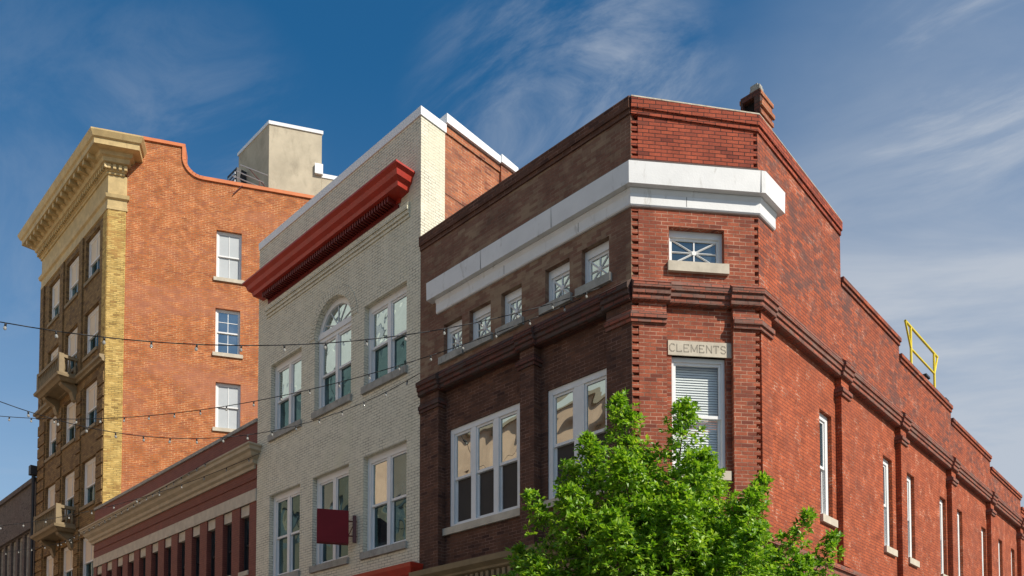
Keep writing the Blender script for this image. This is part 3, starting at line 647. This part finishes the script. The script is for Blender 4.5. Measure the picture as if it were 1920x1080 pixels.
# side wall with curved parapet
tw_ = [(3.82, 4.75, 19.48, 21.36), (3.82, 4.73, 16.53, 18.28), (3.86, 4.78, 13.6, 15.38)]
TLEN = 16.0
s = MB(); s.wall(TS, .62, TLEN, 0, 22.4, tw_, .4)
arc = [(2.55 + .75 * (1 - math.cos(t)), 24.0 - .78 * math.sin(t)) for t in [math.pi / 2 * k / 8 for k in range(9)]]
prof = [(.62, 22.4), (TLEN, 22.4), (TLEN, 23.25)] + arc[::-1] + [(2.55, 24.36), (.62, 24.36)]
s.prism(TS, prof, -.4, 0)
s.build('wall', M['orange_brick'], Tb)
s = MB()
line = [(.5, 24.36), (2.55, 24.36)]; TH = .13
s.prism(TS, [(-.3, 24.36), (2.66, 24.36), (2.66, 24.48), (-.3, 24.48)], -.46, .06)
cur = [(2.55, 24.36)] + arc + [(TLEN, 23.25)]
for (p, q) in zip(cur[:-1], cur[1:]):
    d = Vector((q[0] - p[0], q[1] - p[1])).normalized(); n_ = Vector((-d.y, d.x)) * TH
    s.prism(TS, [p, q, (q[0] + n_.x, q[1] + n_.y), (p[0] + n_.x, p[1] + n_.y)], -.46, .058)
s.build('coping', M['coping_orange'], Tb)
s = MB(); s.box(TS, 0, .62, -.4, .03, 0, 21.45); s.box(TF, CT.x - .42, CT.x - .002, -.02, .03, 15.9, 21.45); s.build('pilaster', M['yellow_brick'], Tb)
s = MB(); cpth = [(TL, .5), (TL, .3), tuple(CT), tuple(CT + dt * .62), tuple(CT + dt * .62 - tn * .3)]
s.sweep(cpth, [(-.05, 21.45), (.05, 21.47), (.05, 21.58), (.03, 21.6), (.03, 21.85), (.1, 21.9), (.13, 22.02), (.02, 22.08), (.02, 22.80), (-.05, 22.80)], 0)
s.build('frieze', M['terracotta'], Tb)
s = MB()
cp2 = [(TL, .5), (TL, .3), tuple(CT), tuple(CT + dt * .5), tuple(CT + dt * .5 - tn * .3)]
s.sweep(cp2, [(-.05, 22.78), (.07, 22.80), (.07, 22.88), (.12, 22.9), (.12, 23.12), (.24, 23.16), (.27, 23.30), (.36, 23.34), (.40, 23.46), (.66, 23.48), (.66, 23.68), (.72, 23.72), (.80, 23.90), (.80, 23.95), (.0, 24.05), (-.05, 24.05)], 0)
a = TL - .1
while a < CT.x + .1: s.box(TF, a, a + .10, .1, .21, 22.93, 23.09, 0); a += .19
a = .0
while a < .62: s.box(TS, a, a + .10, .1, .21, 22.93, 23.09, 0); a += .19
a = TL - .15
while a < CT.x: s.box(TF, a, a + .16, .26, .62, 23.30, 23.475, 0); a += .5
s.build('cornice', M['terracotta'], Tb)
s = MB(); s.sweep([(TL, .5), (TL, .3), (CT.x - .02, .3)], [(-.05, 15.7), (.1, 15.7), (.12, 15.78), (.2, 15.82), (.2, 15.92), (.0, 15.96), (-.05, 15.96)]); s.build('stone_band', M['tan_stone'], Tb)
s = MB()
for a0, a1 in ((TL, TL + .45), (-29.05, -28.62), (-26.75, -26.35)): s.box(TF, a0, a1, -.02, .06, 15.96, 21.45)
s.build('pilaster', M['ochre_brick'], Tb)
for hi_, lo_ in rows:
    for (a0, a1) in tcols:
        window(Tb, TF, a0, a1, lo_, hi_, .12, 1, mun=(2, 1), cw=.09, up='cream_pane', lo='glass_dark', sill=.12, sill_mat='tan_stone', sill_ext=(.02, .02), meet=.46)
for k, (a0, a1, lo_, hi_) in enumerate(tw_):
    window(Tb, TS, a0, a1, lo_, hi_, .10, 1, mun=(2, 1 + (k == 1)), cw=.055, up=('curtain', 'glass', 'curtain')[k], lo=('curtain', 'glass', 'curtain')[k], sill=.14, sill_ext=(.08, .12))
# rest of the volume
s = MB(); e = CT + dt * TLEN
q = [(TL, .7), (TL, e.y), (e.x, e.y)]
s.face([(TL, .31, 0), (TL, e.y, 0), (TL, e.y, 22.8), (TL, .31, 22.8)]); s.face([(TL, e.y, 0), (e.x, e.y, 0), (e.x, e.y, 22.8), (TL, e.y, 22.8)])
s.build('wall', M['ochre_brick'], Tb)
s = MB(); s.face([(TL, .4, 22.7), (CT.x - .1, .4, 22.7), (e.x - .2, e.y, 22.7), (TL, e.y, 22.7)]); troof = s.build('roof', M['roof'], Tb)
# penthouse
PO = CT - tn * 1.5; PA = PO + dt * 5.68
s = MB(); PFz = 27.1
pent = [Vector((PA.x, PA.y)), PA + dt * 2.12, PA + dt * 2.12 + Vector((-2.55, .6)), PA + Vector((-2.6, 0))]
def prism_z(s, pts, z0, z1, m=0):
    n = len(pts); s.solid([(p.x, p.y, z0) for p in pts] + [(p.x, p.y, z1) for p in pts], [tuple(range(n))[::-1], tuple(range(n, 2 * n))] + [(k, (k + 1) % n, n + (k + 1) % n, n + k) for k in range(n)], m)
prism_z(s, pent, 22.7, PFz)
PB = PA + dt * 2.125; pl = [PB - tn * .02, PB + dt * 2.4 - tn * .02, PB + dt * 2.4 + Vector((-2.4, 0)), PB + Vector((-2.4, 0))]
prism_z(s, pl, 22.7, 25.25)
ph = s.build('elevator_penthouse', M['cement'], Tb)
s = MB(); cen = sum(pent, Vector((0, 0))) / 4
prism_z(s, [cen + (p - cen) * 1.035 for p in pent], PFz, PFz + .14)
c2 = sum(pl, Vector((0, 0))) / 4; prism_z(s, [c2 + (p - c2) * 1.03 for p in pl], 25.25, 25.42)
s.box(Fr(PB, dt, tn), -.28, .05, -.05, .12, 25.32, 25.75)
s.build('roof_trim', M['white_metal'], ph)
# balconies
def balcony(xl, xr, z):
    s = MB(); D = .72
    s.sweep([(xl, .3), (xl, .3 - D), (xr, .3 - D), (xr, .3)], [(-.2, z - .22), (-.08, z - .22), (.0, z - .14), (.08, z - .10), (.1, z), (-.2, z + .0)])
    s.box(TF, xl + .1, xr - .1, -.02, D - .1, z - .18, z - .02)
    o = s.build('balcony', M['tan_stone'], Tb)
    for x0 in (xl + .25, xr - .55):
        s = MB(); s.prism(Fr((x0, .3), (0, -1), (1, 0)), [(0, z - .85), (.1, z - .8), (.2, z - .5), (.55, z - .3), (.6, z - .2), (0, z - .2)], 0, .3); s.build('bracket', M['tan_stone'], o)
    s = MB(); h = .78
    segs = [(Fr((xl, .3 - D), (1, 0), (0, -1)), xr - xl), (Fr((xr, .3 - D), (0, 1), (1, 0)), D), (Fr((xl, .3 - D), (0, 1), (-1, 0)), D)]
    for k, (fr, L) in enumerate(segs):
        i0 = .0 if k == 0 else .15
        s.box(fr, i0, L - (.0), -.14, 0, z + h - .12, z + h); s.box(fr, i0, L, -.14, 0, z + .0, z + .1)
        a = .18
        while a < L - .1:
            p = fr.P(a, -.07, 0)
            zz = [z + .1, z + .22, z + .36, z + .5, z + h - .12]; rr = [.03, .055, .05, .03, .035]
            for i in range(4): s.bar((p.x, p.y, zz[i]), (p.x, p.y, zz[i + 1]), rr[i], n=8, r2=rr[i + 1])
            a += .2
        if k == 0:
            for aa in (0, L - .16): s.box(fr, aa - .003, aa + .163, -.16, .01, z + .003, z + h + .03)
    s.build('balustrade', M['tan_stone'], o)
balcony(-29.45, -26.62, 15.92); balcony(-29.45, -26.62, 9.98)
s = MB(); s.bar((TL - .12, .15, 0), (TL - .12, .15, 13.2), .07, n=8); s.box(WORLD, TL - .27, TL + .03, .0, .3, 13.2, 13.6); s.build('downspout', M['dark_metal'], Tb)

# ------------------------------------------------------------------ grey building far left
Gb = empty('grey_brick_building', (-38, .3, 0), 'dull grey brown brick building with tall pale window bays beyond the yellow tower', 'building')
gl, gr = -44.0, -31.95
gw = [(-44.0 + .35 + k * 1.02, -44.0 + 1.05 + k * 1.02) for k in range(11)]
s = MB(); s.wall(TF, gl, gr, 0, 13.0, [(a, b, 6.2, 10.9) for a, b in gw], .35); s.box(WORLD, gl, gr, .66, 14, 0, 12.6); s.build('wall', M['gray_brick'], Gb)
s = MB(); s.box(TF, gl - .1, gr + .0, -.4, .1, 13.0, 13.2); s.box(TF, gl, gr, 0, .12, 10.95, 11.12); s.build('coping', M['gray_brick'], Gb)
for a0, a1 in gw: window(Gb, TF, a0, a1, 6.2, 10.9, .1, 1, cw=.13, up='screen', lo='glass_dark', frame='gray_stone')

# ------------------------------------------------------------------ sign, guardrail, vents, antenna
SGd = Vector((.51, .86)).normalized(); m0 = Vector((-7.37, -.02)); so = m0 - SGd * .87
SG = Fr(so, SGd, (SGd.y, -SGd.x))
sg = empty('blade_sign', (m0.x, m0.y, 6.2), 'blank square maroon sign on a wall bracket in front of the cream building', 'sign')
s = MB(); s.box(SG, 0, .68, -.09, .09, 5.93, 6.66); pn = s.build('sign_panel', M['sign_red'], sg)
s = MB(); s.box(SG, .02, .66, .09, .094, 5.95, 6.64); s.build('sign_face', M['sign_red'], pn)
s = MB(); s.bar(SG.P(.68, 0, 6.45), SG.P(.86, 0, 6.45), .016); s.bar(SG.P(.68, 0, 6.12), SG.P(.86, 0, 6.12), .016); s.box(SG, .77, .85, -.03, .03, 5.98, 6.58); s.bar(SG.P(.68, 0, 6.12), SG.P(.82, 0, 6.45), .01)
s.build('bracket', M['bracket'], sg)
X = 1.1
gd = empty('guard_rail', (X, 10.1, 9.8), 'yellow steel guard rail standing on the stepped roof edge', 'railing')
s = MB()
for y in (10.07, 11.9): s = MB(); s.bar((X, y, 9.7), (X, y, 11.6), .03, n=8); s.build('post', M['yellow'], gd)
s = MB(); s.bar((X, 9.68, 11.62), (X, 12.2, 11.62), .03, n=8); s.bar((X, 10.07, 11.08), (X, 11.9, 11.08), .026, n=8); s.build('rail', M['yellow'], gd)
s = MB(); s.bar((X, 9.69, 11.6), (X, 10.05, 11.1), .024, n=8); s.build('brace', M['yellow'], gd); s = MB(); s.bar((X, 12.19, 11.6), (X, 11.92, 11.1), .024, n=8); s.build('brace', M['yellow'], gd)
for k, (y, lab) in enumerate(((10.75, 'small black roof vent between the posts of the yellow guard rail'), (12.35, 'small black roof vent past the far end of the yellow guard rail'))):
    s = MB(); s.box(WORLD, X - .12, X + .12, y, y + .24, 9.8, 10.60 if k == 0 else 10.5); s.box(WORLD, X - .15, X + .15, y - .03, y + .27, 10.60 if k == 0 else 10.5, 10.65 if k == 0 else 10.55)
    o = s.build('roof_vent', M['dark_metal']); tag(o, lab, 'vent', 'black vents on the brick roof')
AF = Fr(CT - tn * 1.0, dt, tn)
an = empty('antenna', (*AF.P(5.1, 0, 0).xy, 23.3), 'thin aluminium rooftop antenna leaning beside the concrete penthouse', 'antenna')
s = MB(); s.bar(AF.P(5.35, 0, 22.7), AF.P(5.35, 0, 24.3), .025); s.bar(AF.P(5.55, 0, 24.1), AF.P(4.9, 0, 24.75), .02, n=5)
s.build('mast', M['bracket'], an)
s = MB()
for a0, z0, a1, z1 in ((4.6, 24.78, 5.65, 24.55), (4.45, 24.5, 5.5, 24.22), (4.3, 24.28, 5.35, 24.02)): s.bar(AF.P(a0, .02, z0), AF.P(a1, .02, z1), .022, n=5)
s.build('element', M['alu'], an)
av = empty('vent_unit', (PA.x - 2.4, PA.y, 25.6), 'dark louvred ventilation box on the shaded side of the concrete penthouse', 'vent')
VF = Fr((PA.x - 2.62, PA.y), (1, 0), (0, -1))
s = MB(); s.box(VF, -.1, .75, .005, .45, 24.9, 26.0); s.build('casing', M['dark_metal'], av)
s = MB()
for k in range(5): s.box(VF, .0, .65, .45, .48, 25.05 + k * .17, 25.15 + k * .17)
s.build('louvre', M['alu'], av)
s = MB(); s.bar(TS.P(4.75, .05, 23.25), TS.P(4.42, .06, 22.85), .02, n=5); s.build('conduit', M['bracket'], Tb)

# ------------------------------------------------------------------ building across the street (seen in the window glass)
Ob = empty('stucco_building', (-24, -17, 0), 'peach stucco building across the street mirrored in the window panes', 'building')
on = Vector((.42, .91)).normalized(); OF = Fr((-22, -18), (on.y, -on.x), on)
ow = [(a, a + 1.1, z, z + 1.9) for a in np.arange(-26, 12, 3.4) for z in (5.2, 9., 12.8)]
s = MB(); s.wall(OF, -28, 14, 0, 18.2, ow, .4); s.box(OF, -28, 14, -12, -.45, 0, 17.6); s.build('wall', M['peach'], Ob)
s = MB(); s.box(OF, -28.2, 14.2, -.5, .5, 18.2, 18.7); s.box(OF, -28.1, 14.1, 0, .2, 4.0, 4.4); s.build('cornice', M['cream_stone'], Ob)
s = MB()
for a0, a1, z0, z1 in ow: s.face([OF.P(a0, -.2, z0), OF.P(a1, -.2, z0), OF.P(a1, -.2, z1), OF.P(a0, -.2, z1)])
s.build('window_glazing', M['curtain'], Ob)

Pb = empty('reflection_tower', (-60, -55, 0), 'unseen pale green grey tower block added across the street for the top windows to mirror', 'building')  # unseen tower added for its reflection; it also blocks sky light
PF_ = Fr((-60, -55), (on.y, -on.x), on)
pw = [(a, a + 2.2, z, z + 2.4) for a in np.arange(-48, 46, 5.5) for z in np.arange(6, 60, 6.5)]
s = MB(); s.wall(PF_, -50, 50, 0, 64, pw, .5); s.box(PF_, -50, 50, -12, -.55, 0, 63); s.build('wall', M['pale'], Pb)
s = MB()
for a0, a1, z0, z1 in pw: s.face([PF_.P(a0, -.3, z0), PF_.P(a1, -.3, z0), PF_.P(a1, -.3, z1), PF_.P(a0, -.3, z1)])
s.build('window_glazing', M['curtain'], Pb)

# ------------------------------------------------------------------ string lights
bulb_me = None
def make_bulb():
    s = MB(); s.bar((0, 0, 0), (0, 0, -.045), .014, 0, 8)
    prev = None; rr = [.010, .018, .022, .017, .006]; zz = [-.045, -.058, -.074, -.088, -.096]
    for k in range(4): s.bar((0, 0, zz[k]), (0, 0, zz[k + 1]), rr[k], 1, 8, rr[k + 1])
    o = s.build('bulb', [M['wire'], M['bulb']], None, True); return o
proto = make_bulb(); first_used = [False]
def strand(E1, E2, sag, gap, label, n=48, mid=None, off=.3):
    E1 = Vector(E1); E2 = Vector(E2)
    pt = lambda t: E1 + (E2 - E1) * t - Vector((0, 0, 4 * sag * t * (1 - t)))
    root = empty('string_light', E1, label, 'string lights', 'strings of bulbs hung across the street')
    cu_ = MB(); pts = [pt(k / n) for k in range(n + 1)]
    for p, q in zip(pts[:-1], pts[1:]): cu_.bar(p, q, .0075, 0, 5)
    cu_.build('cable', M['wire'], root, True)
    L = sum((q - p).length for p, q in zip(pts[:-1], pts[1:])); k = off; cnt = 0
    while k < L and cnt < 60:
        t = k / L
        if first_used[0]: o = proto.copy(); col.objects.link(o)
        else: o = proto; first_used[0] = True
        o.parent = root; o.location = pt(t) - E1; o.rotation_euler = (random.uniform(-.15, .15), random.uniform(-.15, .15), 0)
        k += gap; cnt += 1
strand((-.549, -.03, 9.035), (-9, -15, 10.0), 2.4, .62, 'highest string of clear bulbs, ending beside the star paned windows of the brick corner building')
strand((-.996, -.03, 9.013), (-17, -8, 10.0), 1.4, .62, 'middle string of clear bulbs, crossing below the arched window')
strand((-5.217, -.03, 9.102), (-10, -12, 11.0), 3.0, .5, 'sagging string of clear bulbs fixed to the capital beside the cream building')
strand((-11.70, -.03, 9.077), (-26, -15, 11.0), 3.0, .6, 'string of clear bulbs that starts where the cream building meets the maroon one')
strand((-13.7, -.42, 9.28), (-26.0, -.42, 9.12), .06, .5, 'string of clear bulbs lying along the cornice of the low maroon building', n=20)
strand((-23.9, -.45, 8.9), (-34, -9, 9.6), .9, .5, 'far string of clear bulbs crossing below the lower stone balcony')

# ------------------------------------------------------------------ street tree
tp = Vector((2.24, -2.66, 0))
tree = empty('street_tree', tp, 'bright green leafy street tree in front of the chamfered brick corner', 'tree')
rx = Vector((.7228, .6911, 0)); fy = Vector((-.6911, .7228, 0))
def TP(r, d, z): return tp + rx * r + fy * d + Vector((0, 0, z))
tips = [(-.45, 0, 5.58, .30), (.27, -.1, 5.48, .30), (-1.48, .0, 4.45, .26), (-1.05, .1, 4.85, .32), (-.85, -.25, 5.0, .30), (1.17, .0, 4.66, .24), (1.70, .1, 4.28, .26), (1.95, -.1, 3.95, .26), (.62, .2, 4.85, .34), (-.15, .35, 5.05, .34),
        (-1.6, .3, 3.9, .34), (.35, -.5, 4.75, .36), (-.5, -.55, 4.7, .36), (.9, -.5, 4.35, .36), (-1.1, -.5, 4.35, .36), (1.4, .4, 3.9, .36), (.1, .65, 4.5, .4), (-.75, .6, 4.4, .4), (.9, .6, 4.3, .38), (0, -.9, 4.2, .4), (-.7, -.95, 3.95, .4), (.8, -.9, 3.8, .4),
        (1.45, -.45, 3.6, .36), (-1.45, -.4, 3.6, .38), (-.2, 0, 4.6, .4), (.5, 0, 4.3, .4), (-.9, 0, 4.2, .4), (-1.75, 0, 3.5, .34), (2.05, .2, 3.5, .3), (0, .9, 3.9, .4), (-1.1, .8, 3.7, .4), (1.1, .8, 3.6, .4), (.0, -.3, 3.7, .4), (-.5, -.4, 3.4, .4), (.6, -.5, 3.3, .4), (1.0, 0, 3.5, .4), (-1.2, 0, 3.3, .36)]
tb = MB(); hub = 2.5
tb.bar(TP(0, 0, 0), TP(.03, 0, 1.3), .095, 0, 10, .075); tb.bar(TP(.03, 0, 1.3), TP(0, .02, hub), .075, 0, 10, .062); tb.bar(TP(0, .02, hub), TP(-.05, .0, 4.0), .06, 0, 8, .03); tb.bar(TP(-.05, 0, 4.0), TP(-.4, 0, 5.3), .03, 0, 6, .008)
tuft = []
for (r, d, z, w_) in tips:
    h0 = max(1.9, z - 1.6 - .35 * abs(r)); base = Vector((r * .08, d * .08, h0 if h0 < 3.6 else 3.6)); tip = Vector((r, d, z - .1))
    midp = base.lerp(tip, .5) + Vector((r * .12, d * .12, -.12))
    prevp = base
    axis = []
    for k in range(1, 9):
        t = k / 8; p = base * (1 - t) ** 2 + midp * 2 * t * (1 - t) + tip * t * t; axis.append((prevp, p, t)); prevp = p
    for a, b_, t in axis: tb.bar(TP(*a), TP(*b_), .026 * (1.08 - t) + .004, 0, 5, .026 * (1.08 - t - .12) + .004)
    nt_ = int(95 * (w_ / .34) ** 2 * 3.6); w_ *= 1.14
    for k in range(nt_):
        t = .30 + .72 * random.random() ** .7
        i = min(7, int(t * 8)); a, b_, _ = axis[i]; p = a.lerp(b_, min(1.1, t * 8 - i))
        taper = min(1, (1.06 - t) / .42 + .18)
        v = Vector((random.gauss(0, 1), random.gauss(0, 1), random.gauss(0, 1) * .8)); v *= w_ * taper * (random.random() ** .45) / max(v.length, .01)
        if t > 1: v *= .5
        q = p + v; tuft.append((TP(*q), (Vector(rx) * v.x + fy * v.y + Vector((0, 0, v.z + .12)))))
        if random.random() < .12: tb.bar(TP(*p), TP(*q), .005, 0, 3, .002)
tb.build('trunk', M['bark'], tree, True)
V = []; Fc = []; 
for (p, dirv) in tuft:
    dn = dirv.normalized() if dirv.length > .01 else Vector((0, 0, 1))
    for k in range(random.randint(7, 10)):
        d = (dn * random.uniform(.2, .9) + Vector((random.gauss(0, 1), random.gauss(0, 1), random.gauss(0, .7))) * .75).normalized()
        L = random.uniform(.05, .095); wd = L * random.uniform(.20, .29)
        sd_ = d.cross(Vector((random.gauss(0, .45), random.gauss(0, .45), random.gauss(.65, .3))) + sdir * .75).normalized(); up_ = sd_.cross(d)
        b0_ = p + d * .012; mid_ = p + d * (L * .5); i = len(V)
        V += [tuple(b0_), tuple(mid_ + sd_ * wd + up_ * wd * .35), tuple(p + d * L - up_ * L * .12), tuple(mid_ - sd_ * wd + up_ * wd * .35), tuple(mid_)]
        Fc += [(i, i + 4, i + 1), (i + 1, i + 4, i + 2), (i, i + 3, i + 4), (i + 3, i + 2, i + 4)]
me = bpy.data.meshes.new('crown'); me.from_pydata(V, [], Fc)
m, t, b = new_mat('leaf')
geo = N(t, 'ShaderNodeNewGeometry'); rnd = geo.outputs['Random Per Island']
cr = N(t, 'ShaderNodeValToRGB'); t.links.new(rnd, cr.inputs[0])
els = cr.color_ramp.elements; els[0].color = (.085, .20, .013, 1); els[1].color = (.38, .52, .06, 1); x_ = els.new(.55); x_.color = (.20, .37, .026, 1)
t.links.new(cr.outputs[0], b.inputs['Base Color']); b.inputs['Roughness'].default_value = .42
tr = N(t, 'ShaderNodeBsdfTranslucent'); t.links.new(tmix(t, 1, cr.outputs[0], (1.6, 1.6, .7), 'MULTIPLY'), tr.inputs[0])
mx = N(t, 'ShaderNodeMixShader'); mx.inputs[0].default_value = .38; o_ = t.nodes['Material Output']
t.links.new(b.outputs[0], mx.inputs[1]); t.links.new(tr.outputs[0], mx.inputs[2]); t.links.new(mx.outputs[0], o_.inputs[0])
me.materials.append(m)
crn = bpy.data.objects.new('crown', me); col.objects.link(crn); crn.parent = tree; crn.matrix_parent_inverse = parent_inv(tree)
print('tufts', len(tuft), 'leaf faces', len(Fc))
